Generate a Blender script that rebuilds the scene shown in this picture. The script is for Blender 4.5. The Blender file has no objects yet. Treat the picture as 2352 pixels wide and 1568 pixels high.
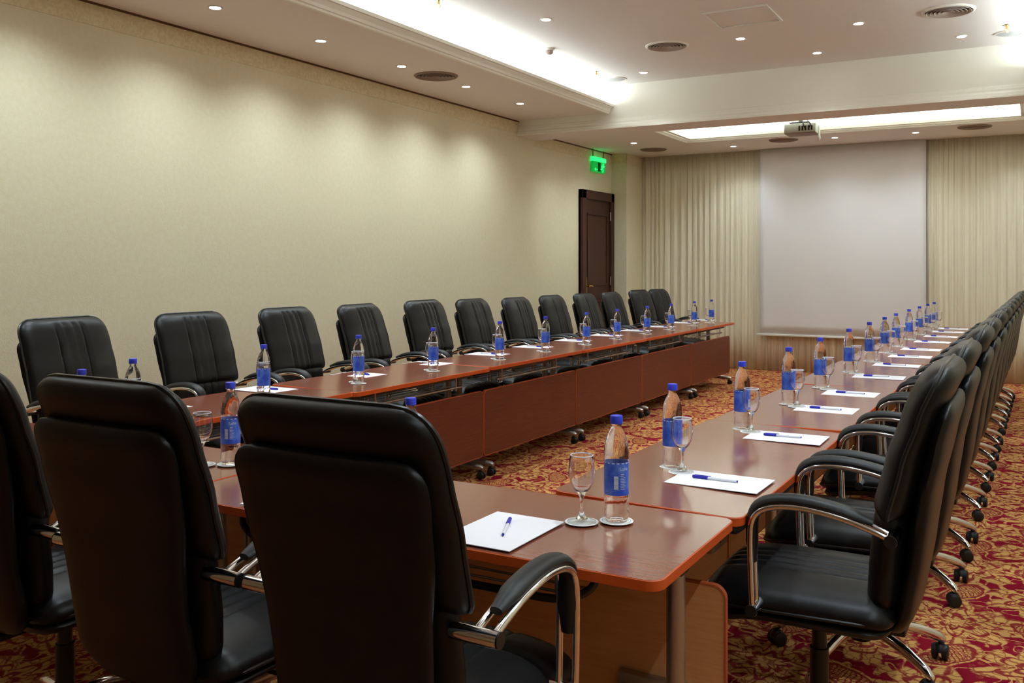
import bpy, bmesh, math, random
from mathutils import Vector, Matrix
PI = math.pi
random.seed(7)
S = bpy.context.scene
C = S.collection

# ------------------------------------------------------------------ camera, world, exposure
cam_data = bpy.data.cameras.new('camera')
cam = bpy.data.objects.new('camera', cam_data)
C.objects.link(cam)
cam.location = (0, 0, 1.41)
cam.rotation_euler = (PI / 2, 0, math.radians(29.667))
cam_data.sensor_width = 36
cam_data.lens = 32.486
cam_data.shift_y = -172 / 2352
cam_data.clip_start = 0.02
S.camera = cam
W = bpy.data.worlds.new('world')
S.world = W
W.use_nodes = True
W.node_tree.nodes['Background'].inputs[0].default_value = (1, 0.9, 0.75, 1)
W.node_tree.nodes['Background'].inputs[1].default_value = 0.0
S.view_settings.view_transform = 'Standard'
S.view_settings.look = 'None'
S.view_settings.gamma = 1
S.view_settings.use_curve_mapping = False
S.cycles.transparent_max_bounces = 32
S.view_settings.exposure = 0.62
SPOT_W = 36.0        # each recessed halogen downlight
COVE = 8.2          # cove strip emission
RAISED_W = 52.0
FAR_W = 29.0
LAMP_COL = (0.78, 0.92, 1.0)
COVE_COL = (0.84, 0.94, 0.98)

# ------------------------------------------------------------------ material helpers
def srgb(r, g, b):
    f = lambda c: (c / 255 / 12.92) if c / 255 <= 0.04045 else ((c / 255 + 0.055) / 1.055) ** 2.4
    return (f(r), f(g), f(b), 1)

def mat(name, col, rough=0.5, metal=0.0, spec=0.5, emit=None, estr=0.0, trans=0.0, ior=1.45, coat=0.0):
    m = bpy.data.materials.new(name)
    m.use_nodes = True
    b = m.node_tree.nodes['Principled BSDF']
    b.inputs['Base Color'].default_value = col
    b.inputs['Roughness'].default_value = rough
    b.inputs['Metallic'].default_value = metal
    b.inputs['Specular IOR Level'].default_value = spec
    b.inputs['Transmission Weight'].default_value = trans
    b.inputs['IOR'].default_value = ior
    b.inputs['Coat Weight'].default_value = coat
    if emit:
        b.inputs['Emission Color'].default_value = emit
        b.inputs['Emission Strength'].default_value = estr
    return m

def nodes(m):
    return m.node_tree.nodes, m.node_tree.links, m.node_tree.nodes['Principled BSDF']

def bump(m, scale=60, strength=0.2, dist=0.002, detail=4, stretch=None):
    n, l, b = nodes(m)
    tc = n.new('ShaderNodeTexCoord')
    tx = n.new('ShaderNodeTexNoise')
    tx.inputs['Scale'].default_value = scale
    tx.inputs['Detail'].default_value = detail
    src = tc.outputs['Object']
    if stretch:
        mp = n.new('ShaderNodeMapping')
        mp.inputs['Scale'].default_value = stretch
        l.new(src, mp.inputs[0])
        src = mp.outputs[0]
    l.new(src, tx.inputs['Vector'])
    bp = n.new('ShaderNodeBump')
    bp.inputs['Strength'].default_value = strength
    bp.inputs['Distance'].default_value = dist
    l.new(tx.outputs[0], bp.inputs['Height'])
    l.new(bp.outputs[0], b.inputs['Normal'])
    return tx

def two_tone(m, ca, cb, scale, stretch=(1, 1, 1), detail=5, lo=0.35, hi=0.65, distortion=0.0, rough=None):
    n, l, b = nodes(m)
    tc = n.new('ShaderNodeTexCoord')
    mp = n.new('ShaderNodeMapping')
    mp.inputs['Scale'].default_value = stretch
    l.new(tc.outputs['Object'], mp.inputs[0])
    tx = n.new('ShaderNodeTexNoise')
    tx.inputs['Scale'].default_value = scale
    tx.inputs['Detail'].default_value = detail
    tx.inputs['Distortion'].default_value = distortion
    l.new(mp.outputs[0], tx.inputs['Vector'])
    r = n.new('ShaderNodeValToRGB')
    r.color_ramp.elements[0].position = lo
    r.color_ramp.elements[1].position = hi
    r.color_ramp.elements[0].color = ca
    r.color_ramp.elements[1].color = cb
    l.new(tx.outputs[0], r.inputs[0])
    l.new(r.outputs[0], b.inputs['Base Color'])
    return m

class X:
    """tiny expression wrapper over shader math nodes"""
    nt = None
    def __init__(s, v): s.v = v
    @staticmethod
    def op(o, *a):
        nd = X.nt.nodes.new('ShaderNodeMath')
        nd.operation = o
        for i, q in enumerate(a):
            q = q.v if isinstance(q, X) else q
            if isinstance(q, (int, float)): nd.inputs[i].default_value = q
            else: X.nt.links.new(q, nd.inputs[i])
        return X(nd.outputs[0])
    def __add__(s, o): return X.op('ADD', s, o)
    __radd__ = __add__
    def __sub__(s, o): return X.op('SUBTRACT', s, o)
    def __rsub__(s, o): return X.op('SUBTRACT', o, s)
    def __mul__(s, o): return X.op('MULTIPLY', s, o)
    __rmul__ = __mul__
    def __truediv__(s, o): return X.op('DIVIDE', s, o)
    def lt(s, o): return X.op('LESS_THAN', s, o)
    def gt(s, o): return X.op('GREATER_THAN', s, o)
    def sin(s): return X.op('SINE', s)
    def cos(s): return X.op('COSINE', s)
    def abs(s): return X.op('ABSOLUTE', s)
    def sqrt(s): return X.op('SQRT', s)
    def fract(s): return X.op('FRACT', s)
    def floor(s): return X.op('FLOOR', s)
    def mx(s, o): return X.op('MAXIMUM', s, o)
    def mn(s, o): return X.op('MINIMUM', s, o)
    def atan2(s, o): return X.op('ARCTAN2', s, o)
    def step(s, a, b):
        nd = X.nt.nodes.new('ShaderNodeMapRange')
        nd.interpolation_type = 'SMOOTHSTEP'
        nd.inputs[1].default_value = a
        nd.inputs[2].default_value = b
        X.nt.links.new(s.v, nd.inputs[0])
        return X(nd.outputs[0])

CARPET_RED = srgb(142, 13, 40)
CARPET_GOLD = srgb(220, 168, 96)
def carpet_material():
    m = mat('carpet_damask', (1, 1, 1, 1), rough=0.95, spec=0.1)
    n, l, b = nodes(m)
    X.nt = m.node_tree
    tc = n.new('ShaderNodeTexCoord')
    sep = n.new('ShaderNodeSeparateXYZ')
    wn = n.new('ShaderNodeTexNoise')
    wn.inputs['Scale'].default_value = 9
    wn.inputs['Detail'].default_value = 3
    l.new(tc.outputs['Object'], wn.inputs['Vector'])
    wsep = n.new('ShaderNodeSeparateColor')
    l.new(wn.outputs['Color'], wsep.inputs[0])
    l.new(tc.outputs['Object'], sep.inputs[0])
    x = X(sep.outputs[0]) + (X(wsep.outputs[0]) - 0.5) * 0.07
    y = X(sep.outputs[1]) + (X(wsep.outputs[1]) - 0.5) * 0.07
    TX, TY = 0.56, 0.74
    def motif(ox, oy, R, petals, seed):
        u = (((x + ox) / TX).fract() - 0.5) * TX
        v = (((y + oy) / TY).fract() - 0.5) * TY
        r = (u * u + v * v * 0.8).sqrt()
        th = u.atan2(v)
        lobes = (th * (petals / 2.0)).cos().abs()
        fine = (th * (petals * 1.5)).cos() * 0.08
        rad = (lobes * 0.42 + 0.58 + fine) * R
        f = r / rad
        body = 1 - f.step(0.94, 1.04)
        ring1 = 1 - ((f - 0.62).abs()).step(0.03, 0.07)
        ring2 = 1 - ((f - 0.32).abs()).step(0.04, 0.09)
        vein = (1 - ((th * (petals / 2.0)).sin().abs()).step(0.05, 0.16)) * f.step(0.35, 0.5) * 0.9
        line = ring1.mx(ring2).mx(vein)
        return body, body * line
    b1, l1 = motif(0, 0, 0.225, 8, 1)
    b2, l2 = motif(TX / 2, TY / 2, 0.20, 6, 2)
    # paisley nets between the flowers
    def net(ox, oy, rx, ry, ang):
        u0 = (((x + ox) / TX).fract() - 0.5) * TX
        v0 = (((y + oy) / TY).fract() - 0.5) * TY
        c, s = math.cos(ang), math.sin(ang)
        u = u0 * c + v0 * s + v0 * v0 * 1.2
        v = v0 * c - u0 * s
        f = ((u / rx) * (u / rx) + (v / ry) * (v / ry)).sqrt()
        body = 1 - f.step(0.95, 1.05)
        edge = 1 - ((f - 0.78).abs()).step(0.05, 0.1)
        k = 2 * PI / 0.021
        grid = ((u + v) * k).sin().mx(((u - v) * k).sin()).step(0.45, 0.75)
        return body, body * (edge.mx(grid * (f.lt(0.72))))
    b3, l3 = net(TX * 0.5, 0.02, 0.075, 0.17, 0.5)
    b4, l4 = net(0.0, TY * 0.5, 0.075, 0.17, -0.5)
    # scrolling vines
    vn = n.new('ShaderNodeTexNoise')
    vn.inputs['Scale'].default_value = 7.5
    vn.inputs['Detail'].default_value = 1.0
    vn.inputs['Distortion'].default_value = 1.2
    l.new(tc.outputs['Object'], vn.inputs['Vector'])
    vine = 1 - ((X(vn.outputs[0]) - 0.5).abs()).step(0.02, 0.034)
    leaf = n.new('ShaderNodeTexVoronoi')
    leaf.inputs['Scale'].default_value = 22
    l.new(tc.outputs['Object'], leaf.inputs['Vector'])
    speck = 1 - X(leaf.outputs['Distance']).step(0.25, 0.34)
    gold = b1.mx(b2).mx(b3).mx(b4).mx(vine * 0.9).mx(speck * 0.15)
    line = l1.mx(l2).mx(l3).mx(l4)
    gold = gold * (1 - line * 0.92)
    cell = n.new('ShaderNodeTexVoronoi')
    cell.feature = 'DISTANCE_TO_EDGE'
    cell.inputs['Scale'].default_value = 21
    dist = n.new('ShaderNodeVectorMath'); dist.operation = 'ADD'
    sc = n.new('ShaderNodeVectorMath'); sc.operation = 'SCALE'; sc.inputs['Scale'].default_value = 0.11
    l.new(wn.outputs['Color'], sc.inputs[0])
    l.new(tc.outputs['Object'], dist.inputs[0]); l.new(sc.outputs[0], dist.inputs[1])
    l.new(dist.outputs[0], cell.inputs['Vector'])
    fine = 1 - X(cell.outputs['Distance']).step(0.03, 0.075)
    gold = gold * (1 - fine * 0.7)
    # woven rib
    wv = n.new('ShaderNodeTexNoise')
    wv.inputs['Scale'].default_value = 260
    wv.inputs['Detail'].default_value = 2
    l.new(tc.outputs['Object'], wv.inputs['Vector'])
    mix = n.new('ShaderNodeMix')
    mix.data_type = 'RGBA'
    l.new(gold.v, mix.inputs[0])
    mix.inputs[6].default_value = CARPET_RED
    mix.inputs[7].default_value = CARPET_GOLD
    mul = n.new('ShaderNodeMix')
    mul.data_type = 'RGBA'
    mul.blend_type = 'MULTIPLY'
    mul.inputs[0].default_value = 0.45
    l.new(mix.outputs[2], mul.inputs[6])
    l.new(wv.outputs[0], mul.inputs[7])
    l.new(mul.outputs[2], b.inputs['Base Color'])
    bp = n.new('ShaderNodeBump')
    bp.inputs['Strength'].default_value = 0.4
    bp.inputs['Distance'].default_value = 0.003
    l.new(wv.outputs[0], bp.inputs['Height'])
    l.new(bp.outputs[0], b.inputs['Normal'])
    return m



M = {}
M['wall'] = two_tone(mat('wall_paper_cream', (1, 1, 1, 1), 0.85, spec=0.2), srgb(226, 217, 184), srgb(230, 222, 192), 30, detail=6)
bump(M['wall'], 90, 0.35, 0.003)
M['border'] = two_tone(mat('wall_border_damask', (1, 1, 1, 1), 0.8, spec=0.2), srgb(222, 206, 166), srgb(230, 217, 182), 22, detail=8, lo=0.45, hi=0.55, distortion=1.5)
M['soffit'] = mat('ceiling_paint_beige', srgb(238, 236, 234), 0.9, spec=0.15)
M['dropped'] = mat('ceiling_paint_taupe', srgb(238, 230, 224), 0.9, spec=0.15)
M['cream'] = mat('moulding_cream', srgb(246, 245, 234), 0.7, spec=0.25)
M['dark_strip'] = mat('dark_brown_strip', srgb(98, 66, 36), 0.7)
M['carpet'] = carpet_material()
M['curtain'] = two_tone(mat('curtain_cloth', (1, 1, 1, 1), 0.9, spec=0.1), srgb(224, 214, 190), srgb(232, 225, 204), 7, stretch=(9, 1, 0.15), detail=3)
M['screen'] = mat('screen_fabric', srgb(226, 222, 222), 0.85, spec=0.15)
M['white_metal'] = mat('white_enamel', srgb(230, 228, 220), 0.4)
M['leather'] = mat('black_leather', (0.0055, 0.0050, 0.0052, 1), 0.40, spec=0.36)
bump(M['leather'], 55, 0.12, 0.002)
M['leather_dark'] = mat('black_leather_piping', (0.012, 0.012, 0.012, 1), 0.3)
M['plastic'] = mat('black_plastic', (0.008, 0.008, 0.008, 1), 0.45)
M['chrome'] = mat('chrome', (0.82, 0.82, 0.84, 1), 0.09, metal=1.0)
M['steel'] = mat('satin_grey_steel', (0.42, 0.40, 0.38, 1), 0.36, metal=1.0)
M['dark_steel'] = mat('dark_steel', (0.05, 0.045, 0.04, 1), 0.45, metal=0.4)
M['top'] = two_tone(mat('mahogany_laminate', (1, 1, 1, 1), 0.2, spec=0.5, ior=1.9), srgb(126, 68, 48), srgb(136, 75, 54), 26, stretch=(0.5, 14, 14), detail=6, distortion=0.3)
M['edge'] = mat('orange_cherry_edge', srgb(204, 86, 30), 0.42, spec=0.4)
M['panel_edge'] = mat('brown_cherry_edge', srgb(176, 84, 44), 0.45, spec=0.4)
M['panel'] = two_tone(mat('mahogany_panel', (1, 1, 1, 1), 0.38, spec=0.35), srgb(98, 46, 30), srgb(112, 55, 37), 12, stretch=(0.7, 6, 10), detail=6, distortion=0.5)
M['panel_back'] = two_tone(mat('mahogany_panel_lit', (1, 1, 1, 1), 0.45, spec=0.4), srgb(214, 148, 92), srgb(220, 158, 102), 12, stretch=(0.7, 6, 10), detail=6)  # user side of the panel coloured paler, standing in for light on it
M['door'] = two_tone(mat('dark_wenge_door', (1, 1, 1, 1), 0.5, spec=0.35), srgb(60, 34, 24), srgb(72, 42, 30), 12, stretch=(8, 8, 0.6), detail=5)
M['brass'] = mat('brass', (0.8, 0.5, 0.12, 1), 0.22, metal=1.0)
M['paper'] = mat('white_paper', srgb(240, 236, 240), 0.8, spec=0.2)
M['coaster'] = mat('white_coaster', srgb(240, 240, 238), 0.85, spec=0.2)
M['coaster_ring'] = mat('coaster_grey_print', srgb(170, 172, 176), 0.85)
M['blue_cap'] = mat('blue_cap', srgb(62, 76, 226), 0.35)
M['blue_pen'] = mat('blue_pen', srgb(44, 44, 176), 0.35)
M['pen_body'] = mat('frosted_pen_barrel', srgb(226, 228, 236), 0.3)
M['white_print'] = mat('white_print', srgb(226, 232, 246), 0.5)
M['pet'] = mat('clear_water_bottle', (1, 1, 1, 1), 0.01, trans=1.0, ior=1.12, coat=1.0)
g_ = bpy.data.materials.new('clear_thin_glass'); g_.use_nodes = True
gn, gl = g_.node_tree.nodes, g_.node_tree.links
gn.remove(gn['Principled BSDF'])
fr, tr_, go, mg = gn.new('ShaderNodeLayerWeight'), gn.new('ShaderNodeBsdfTransparent'), gn.new('ShaderNodeBsdfGlossy'), gn.new('ShaderNodeMixShader')
X.nt = g_.node_tree
fac_ = X.op('POWER', X(fr.outputs['Facing']), 4.0) * 0.6 + 0.05
tr_.inputs['Color'].default_value = (0.965, 0.975, 0.97, 1)
go.inputs['Roughness'].default_value = 0.03
gl.new(fac_.v, mg.inputs[0]); gl.new(tr_.outputs[0], mg.inputs[1]); gl.new(go.outputs[0], mg.inputs[2])
gl.new(mg.outputs[0], gn['Material Output'].inputs['Surface'])
M['thin_glass'] = g_
M['glass'] = mat('clear_glass', (1, 1, 1, 1), 0.0, trans=1.0, ior=1.24, coat=1.0)
lab = mat('blue_bottle_label', (1, 1, 1, 1), 0.35)
two_tone(lab, srgb(52, 92, 226), srgb(110, 152, 242), 30, stretch=(1, 1, 0.8), detail=3, lo=0.42, hi=0.75)
M['label'] = lab
M['lamp'] = mat('halogen_lamp', (1, 1, 1, 1), 0.4, emit=(1, 0.96, 0.92, 1), estr=40)
M['cove'] = mat('cove_strip', (1, 1, 1, 1), 0.4, emit=(*COVE_COL, 1), estr=COVE)
M['cove_far'] = mat('recess_strip', (1, 1, 1, 1), 0.4, emit=(*COVE_COL, 1), estr=COVE * 4.6)
M['vent_dark'] = mat('vent_dark', srgb(60, 50, 46), 0.7)
M['vent_ring'] = mat('vent_louvre', srgb(176, 162, 152), 0.5)
M['vent_tan'] = mat('vent_louvre_taupe', srgb(150, 128, 114), 0.6)
M['speaker'] = mat('grey_speaker_mesh', srgb(178, 180, 182), 0.7)
M['exit'] = mat('exit_green', srgb(10, 150, 60), 0.4, emit=srgb(0, 190, 70), estr=0.35)
M['exit_light'] = mat('exit_pale', srgb(60, 240, 130), 0.4, emit=srgb(40, 255, 130), estr=0.75)
M['exit_dark'] = mat('exit_dark_green', srgb(4, 84, 26), 0.5)
M['projector'] = mat('projector_grey', srgb(190, 192, 180), 0.5)
bar = mat('barcode_print', (1, 1, 1, 1), 0.5)
n_, l_, b_ = nodes(bar)
tc_ = n_.new('ShaderNodeTexCoord'); sp_ = n_.new('ShaderNodeSeparateXYZ')
l_.new(tc_.outputs['Object'], sp_.inputs[0])
X.nt = bar.node_tree
zz = X(sp_.outputs[2])
st_ = ((zz * 2600.0).sin() + (zz * 4100.0).sin() * 0.8).step(-0.1, 0.1)
mx_ = n_.new('ShaderNodeMix'); mx_.data_type = 'RGBA'
l_.new(st_.v, mx_.inputs[0])
mx_.inputs[6].default_value = srgb(150, 170, 215); mx_.inputs[7].default_value = srgb(235, 240, 250)
l_.new(mx_.outputs[2], b_.inputs['Base Color'])
M['barcode'] = bar

# ------------------------------------------------------------------ mesh helpers
def finish(bm, smooth=True, ang=0.7):
    bmesh.ops.recalc_face_normals(bm, faces=bm.faces)
    if smooth:
        for f in bm.faces: f.smooth = True
        for e in bm.edges:
            if len(e.link_faces) == 2 and e.calc_face_angle(0) > ang: e.smooth = False

def mesh_of(name, bm, m, smooth=True, ang=0.7):
    finish(bm, smooth, ang)
    me = bpy.data.meshes.new(name)
    bm.to_mesh(me)
    bm.free()
    for q in (m if isinstance(m, (list, tuple)) else [m]): me.materials.append(M[q])
    return me

def obj(name, bm, m, parent=None, smooth=True, ang=0.7, label=None):
    o = bpy.data.objects.new(name, mesh_of(name, bm, m, smooth, ang))
    C.objects.link(o)
    if parent: o.parent = parent
    if label: o['label'] = label
    return o

def tag(o, label, cat, group=None):
    o['label'] = label
    o['category'] = cat
    if group: o['group'] = group
    return o

def thing(name, label, cat, loc=(0, 0, 0), rz=0, group=None):
    o = bpy.data.objects.new(name, None)
    o.empty_display_size = 0.1
    C.objects.link(o)
    o.location = loc
    o.rotation_euler = (0, 0, rz)
    return tag(o, label, cat, group)

def struct(name, bm, m, parent=None, smooth=False):
    o = obj(name, bm, m, parent, smooth)
    if not parent: o['kind'] = 'structure'
    return o

def dup(root, loc, rz, label, group=None, dz=0.0):
    r = root.copy(); C.objects.link(r)
    r.location = loc
    r.rotation_euler = (0, 0, rz)
    r['label'] = label
    if group: r['group'] = group
    for ch in list(root.children):
        c = ch.copy(); C.objects.link(c); c.parent = r
        if dz and ch.get('upper'): c.location.z += dz
        for g in list(ch.children):
            d = g.copy(); C.objects.link(d); d.parent = c
    return r

def new(): return bmesh.new()

def box(bm, x0, x1, y0, y1, z0, z1, bev=0.0, mi=0):
    g = bmesh.ops.create_cube(bm, size=1)['verts']
    for v in g:
        v.co = Vector((x0 if v.co.x < 0 else x1, y0 if v.co.y < 0 else y1, z0 if v.co.z < 0 else z1))
    fs = set(f for v in g for f in v.link_faces)
    for f in fs: f.material_index = mi
    if bev:
        es = list(set(e for v in g for e in v.link_edges))
        bmesh.ops.bevel(bm, geom=es, offset=bev, segments=2, profile=0.5, affect='EDGES')
    return bm

def prism(bm, pts, axis, a, b):
    """closed polygon pts (2D) extruded along axis from a to b"""
    def P(p, t):
        if axis == 'x': return (t, p[0], p[1])
        if axis == 'y': return (p[0], t, p[1])
        return (p[0], p[1], t)
    A = [bm.verts.new(P(p, a)) for p in pts]
    B = [bm.verts.new(P(p, b)) for p in pts]
    bm.faces.new(A); bm.faces.new(B[::-1])
    k = len(pts)
    for i in range(k): bm.faces.new((A[i], A[(i + 1) % k], B[(i + 1) % k], B[i]))
    return bm

def lathe(bm, prof, seg=24, mi=0, c=(0, 0, 0), close=False, a0=0.0, a1=2 * PI):
    full = abs(a1 - a0 - 2 * PI) < 1e-6
    rings = []
    k = seg if full else seg + 1
    for r, z in prof:
        if r < 1e-6:
            rings.append([bm.verts.new((c[0], c[1], c[2] + z))])
        else:
            rings.append([bm.verts.new((c[0] + r * math.cos(a0 + (a1 - a0) * i / seg), c[1] + r * math.sin(a0 + (a1 - a0) * i / seg), c[2] + z)) for i in range(k)])
    pairs = list(zip(rings[:-1], rings[1:]))
    if close: pairs.append((rings[-1], rings[0]))
    for A, B in pairs:
        for i in range(seg):
            j = (i + 1) % k
            if len(A) == 1 and len(B) == 1: continue
            if len(A) == 1: f = bm.faces.new((A[0], B[j], B[i]))
            elif len(B) == 1: f = bm.faces.new((A[i], A[j], B[0]))
            else: f = bm.faces.new((A[i], A[j], B[j], B[i]))
            f.material_index = mi
    return bm

def sweep(bm, pts, rad, n=10, caps=True, flat=1.0, closed=False):
    pts = [Vector(p) for p in pts]
    k = len(pts)
    rs = rad if isinstance(rad, (list, tuple)) else [rad] * k
    tan = []
    for i in range(k):
        a = pts[(i - 1) % k] if (closed or i > 0) else pts[i]
        b = pts[(i + 1) % k] if (closed or i < k - 1) else pts[i]
        tan.append((b - a).normalized())
    up = Vector((0, 0, 1)) if abs(tan[0].z) < 0.9 else Vector((1, 0, 0))
    nrm = (up - tan[0] * up.dot(tan[0])).normalized()
    rings = []
    for i in range(k):
        nrm = (nrm - tan[i] * nrm.dot(tan[i])).normalized()
        bn = tan[i].cross(nrm)
        rings.append([bm.verts.new(pts[i] + (nrm * math.cos(2 * PI * j / n) + bn * math.sin(2 * PI * j / n) * flat) * rs[i]) for j in range(n)])
    for i in range(k if closed else k - 1):
        A, B = rings[i], rings[(i + 1) % k]
        for j in range(n): bm.faces.new((A[j], A[(j + 1) % n], B[(j + 1) % n], B[j]))
    if caps and not closed:
        bm.faces.new(rings[0][::-1]); bm.faces.new(rings[-1])
    return bm

def smooth_path(pts, per=5):
    """Catmull-Rom through pts"""
    P = [Vector(p) for p in pts]
    P = [P[0] * 2 - P[1]] + P + [P[-1] * 2 - P[-2]]
    out = []
    for i in range(1, len(P) - 2):
        for t in range(per):
            s = t / per
            a, b, c, d = P[i - 1], P[i], P[i + 1], P[i + 2]
            out.append(0.5 * ((2 * b) + (c - a) * s + (2 * a - 5 * b + 4 * c - d) * s * s + (3 * b - a - 3 * c + d) * s ** 3))
    out.append(P[-2])
    return out

def cyl(bm, p, q, r, n=14):
    return sweep(bm, [p, q], r, n)

def interp(tab, z):
    if z <= tab[0][0]: return tab[0][1]
    for (a, fa), (b, fb) in zip(tab, tab[1:]):
        if z <= b:
            t = (z - a) / (b - a)
            t = t * t * (3 - 2 * t) * 0.35 + t * 0.65
            return fa + (fb - fa) * t
    return tab[-1][1]

def rrect(hx, hy, r, seg=6):
    pts = []
    for cx, cy, a in ((hx - r, hy - r, 0), (-hx + r, hy - r, PI / 2), (-hx + r, -hy + r, PI), (hx - r, -hy + r, 1.5 * PI)):
        for i in range(seg + 1):
            t = a + PI / 2 * i / seg
            pts.append((cx + r * math.cos(t), cy + r * math.sin(t)))
    return pts

NTH = ['first', 'second', 'third', 'fourth', 'fifth', 'sixth', 'seventh', 'eighth', 'ninth', 'tenth', 'eleventh', 'twelfth']

# ------------------------------------------------------------------ the room
XL, XR, YN, YB = -5.10, 1.10, -4.0, 12.74
ZS, ZR, ZF, ZBM = 3.05, 3.34, 3.0, 2.875
YBM0, YBM1 = 9.10, 9.50
XF = -5.255
LX, RX = -3.98, -0.03          # lips of the raised bay
struct('floor', box(new(), XF - 0.2, XR + 0.2, YN - 0.2, YB + 0.2, -0.1, 0.0), 'carpet')
struct('wall_left', box(new(), XL - 0.3, XL, YN, 9.46, 0, 3.5), 'wall')
struct('wall_left_recess', box(new(), XF - 0.2, XF, 9.46, YB + 0.1, 0, 3.5), 'wall')
struct('wall_pilaster', box(new(), XF, -5.03, 12.08, YB + 0.1, 0, ZF), 'wall')
struct('wall_back', box(new(), XF, XR + 0.2, YB, YB + 0.15, 0, 3.5), 'wall')
struct('wall_right', box(new(), XR, XR + 0.2, YN, YB + 0.1, 0, 3.5), 'wall')
struct('wall_near', box(new(), XL - 0.2, XR + 0.2, YN - 0.15, YN, 0, 3.5), 'wall')
# wallpaper border and thin dark brown strip under the ceiling
struct('trim_1', box(new(), XL, XL + 0.004, YN, YBM0, 2.905, ZS - 0.012), 'border')
struct('trim_2', box(new(), XL, XL + 0.010, YN, YBM0, ZS - 0.014, ZS), 'dark_strip')
struct('trim_3', box(new(), XF, XF + 0.004, 9.46, 12.08, 2.86, ZF - 0.012), 'border')
struct('trim_4', box(new(), XF, XF + 0.010, 9.46, 12.08, ZF - 0.014, ZF), 'dark_strip')
b = new()
box(b, -5.03, -5.026, 12.076, YB - 0.1, 2.86, ZF); box(b, XF, -5.026, 12.076, 12.08, 2.86, ZF)
struct('trim_5', b, 'border')
# soffits beside the raised bay
struct('ceiling_soffit_left', box(new(), XL, LX - 0.03, YN, YBM0, ZS, ZS + 0.03), 'dropped')
struct('ceiling_soffit_right', box(new(), RX + 0.03, XR, YN, YBM0, ZS, ZS + 0.03), 'dropped')
struct('ceiling', box(new(), LX - 0.16, RX + 0.16, YN, YBM0 + 0.02, ZR, ZR + 0.06), 'soffit')
struct('wall_cove_left', box(new(), LX - 0.18, LX - 0.15, YN, YBM0, ZS + 0.03, ZR + 0.05), 'cream')
struct('wall_cove_right', box(new(), RX + 0.15, RX + 0.18, YN, YBM0, ZS + 0.03, ZR + 0.05), 'cream')
def lip(s, x):
    prof = [(-0.035, 0.0), (-0.035, -0.008), (-0.008, -0.008), (-0.004, 0.006), (0.004, 0.010), (0.010, 0.030), (0.026, 0.052), (0.030, 0.060),
            (0.044, 0.062), (0.048, 0.086), (0.036, 0.090), (0.020, 0.086), (-0.02, 0.07), (-0.035, 0.07)]
    return [(x + s * p[0], ZS + p[1]) for p in prof]
struct('trim_6', prism(new(), lip(1, LX), 'y', YN, YBM0), 'cream')
struct('trim_7', prism(new(), lip(-1, RX), 'y', YN, YBM0), 'cream')
# beam across the room with its cornice
yb = YBM0
prof = [(yb, ZR + 0.05), (yb, 2.985), (yb - 0.010, 2.980), (yb - 0.014, 2.962), (yb - 0.018, 2.955), (yb - 0.020, 2.935), (yb - 0.040, 2.915),
        (yb - 0.045, 2.895), (yb - 0.055, 2.890), (yb - 0.055, ZBM), (YBM1, ZBM), (YBM1, ZR + 0.05)]
b = prism(new(), prof, 'x', XL - 0.12, XR + 0.1)
b.normal_update()
for f in b.faces:
    if f.normal.z < -0.9 and f.calc_center_median().z < ZBM + 0.002: f.material_index = 1
    if abs(f.normal.z) > 0.9 and f.calc_center_median().z < ZBM + 0.002: f.material_index = 1
struct('beam', b, ['cream', 'dropped'])
# far dropped ceiling with a lit rectangular recess
RX0, RX1, RY0, RY1 = -3.80, -0.20, 9.98, 11.27
OX0, OX1, OY0, OY1 = -3.94, -0.06, 9.84, 11.41
b = new()
box(b, XF, XR, YBM1, OY0, ZF, ZF + 0.03); box(b, XF, XR, OY1, YB, ZF, ZF + 0.03)
box(b, XF, OX0, OY0, OY1, ZF, ZF + 0.03); box(b, OX1, XR, OY0, OY1, ZF, ZF + 0.03)
struct('ceiling_far', b, 'dropped')
b = new()
box(b, OX0 - 0.3, OX1 + 0.3, OY0 - 0.25, OY1 + 0.25, 3.28, 3.31)
for a in ((OX0 - 0.3, OX0 - 0.27, OY0 - 0.25, OY1 + 0.25), (OX1 + 0.27, OX1 + 0.3, OY0 - 0.25, OY1 + 0.25), (OX0 - 0.3, OX1 + 0.3, OY0 - 0.25, OY0 - 0.22), (OX0 - 0.3, OX1 + 0.3, OY1 + 0.22, OY1 + 0.25)):
    box(b, *a, ZF + 0.03, 3.28)
struct('ceiling_recess', b, 'cream')
def frame_ring(bm, levels):
    """mitred rectangular ring lofted through (inset, z) levels"""
    rings = []
    for ins, z in levels:
        rings.append([bm.verts.new(p) for p in ((OX0 + ins, OY0 + ins, z), (OX1 - ins, OY0 + ins, z), (OX1 - ins, OY1 - ins, z), (OX0 + ins, OY1 - ins, z))])
    k = len(rings)
    for i in range(k):
        A, B = rings[i], rings[(i + 1) % k]
        for j in range(4): bm.faces.new((A[j], A[(j + 1) % 4], B[(j + 1) % 4], B[j]))
    return bm
struct('trim_8', frame_ring(new(), [(0, ZF + 0.03), (0, ZF - 0.006), (0.03, ZF - 0.010), (0.05, ZF + 0.004), (0.065, ZF + 0.010), (0.072, ZF + 0.022), (0.10, ZF + 0.026), (0.10, ZF + 0.058), (0.085, ZF + 0.058), (0.085, ZF + 0.04)]), 'cream')

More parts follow.
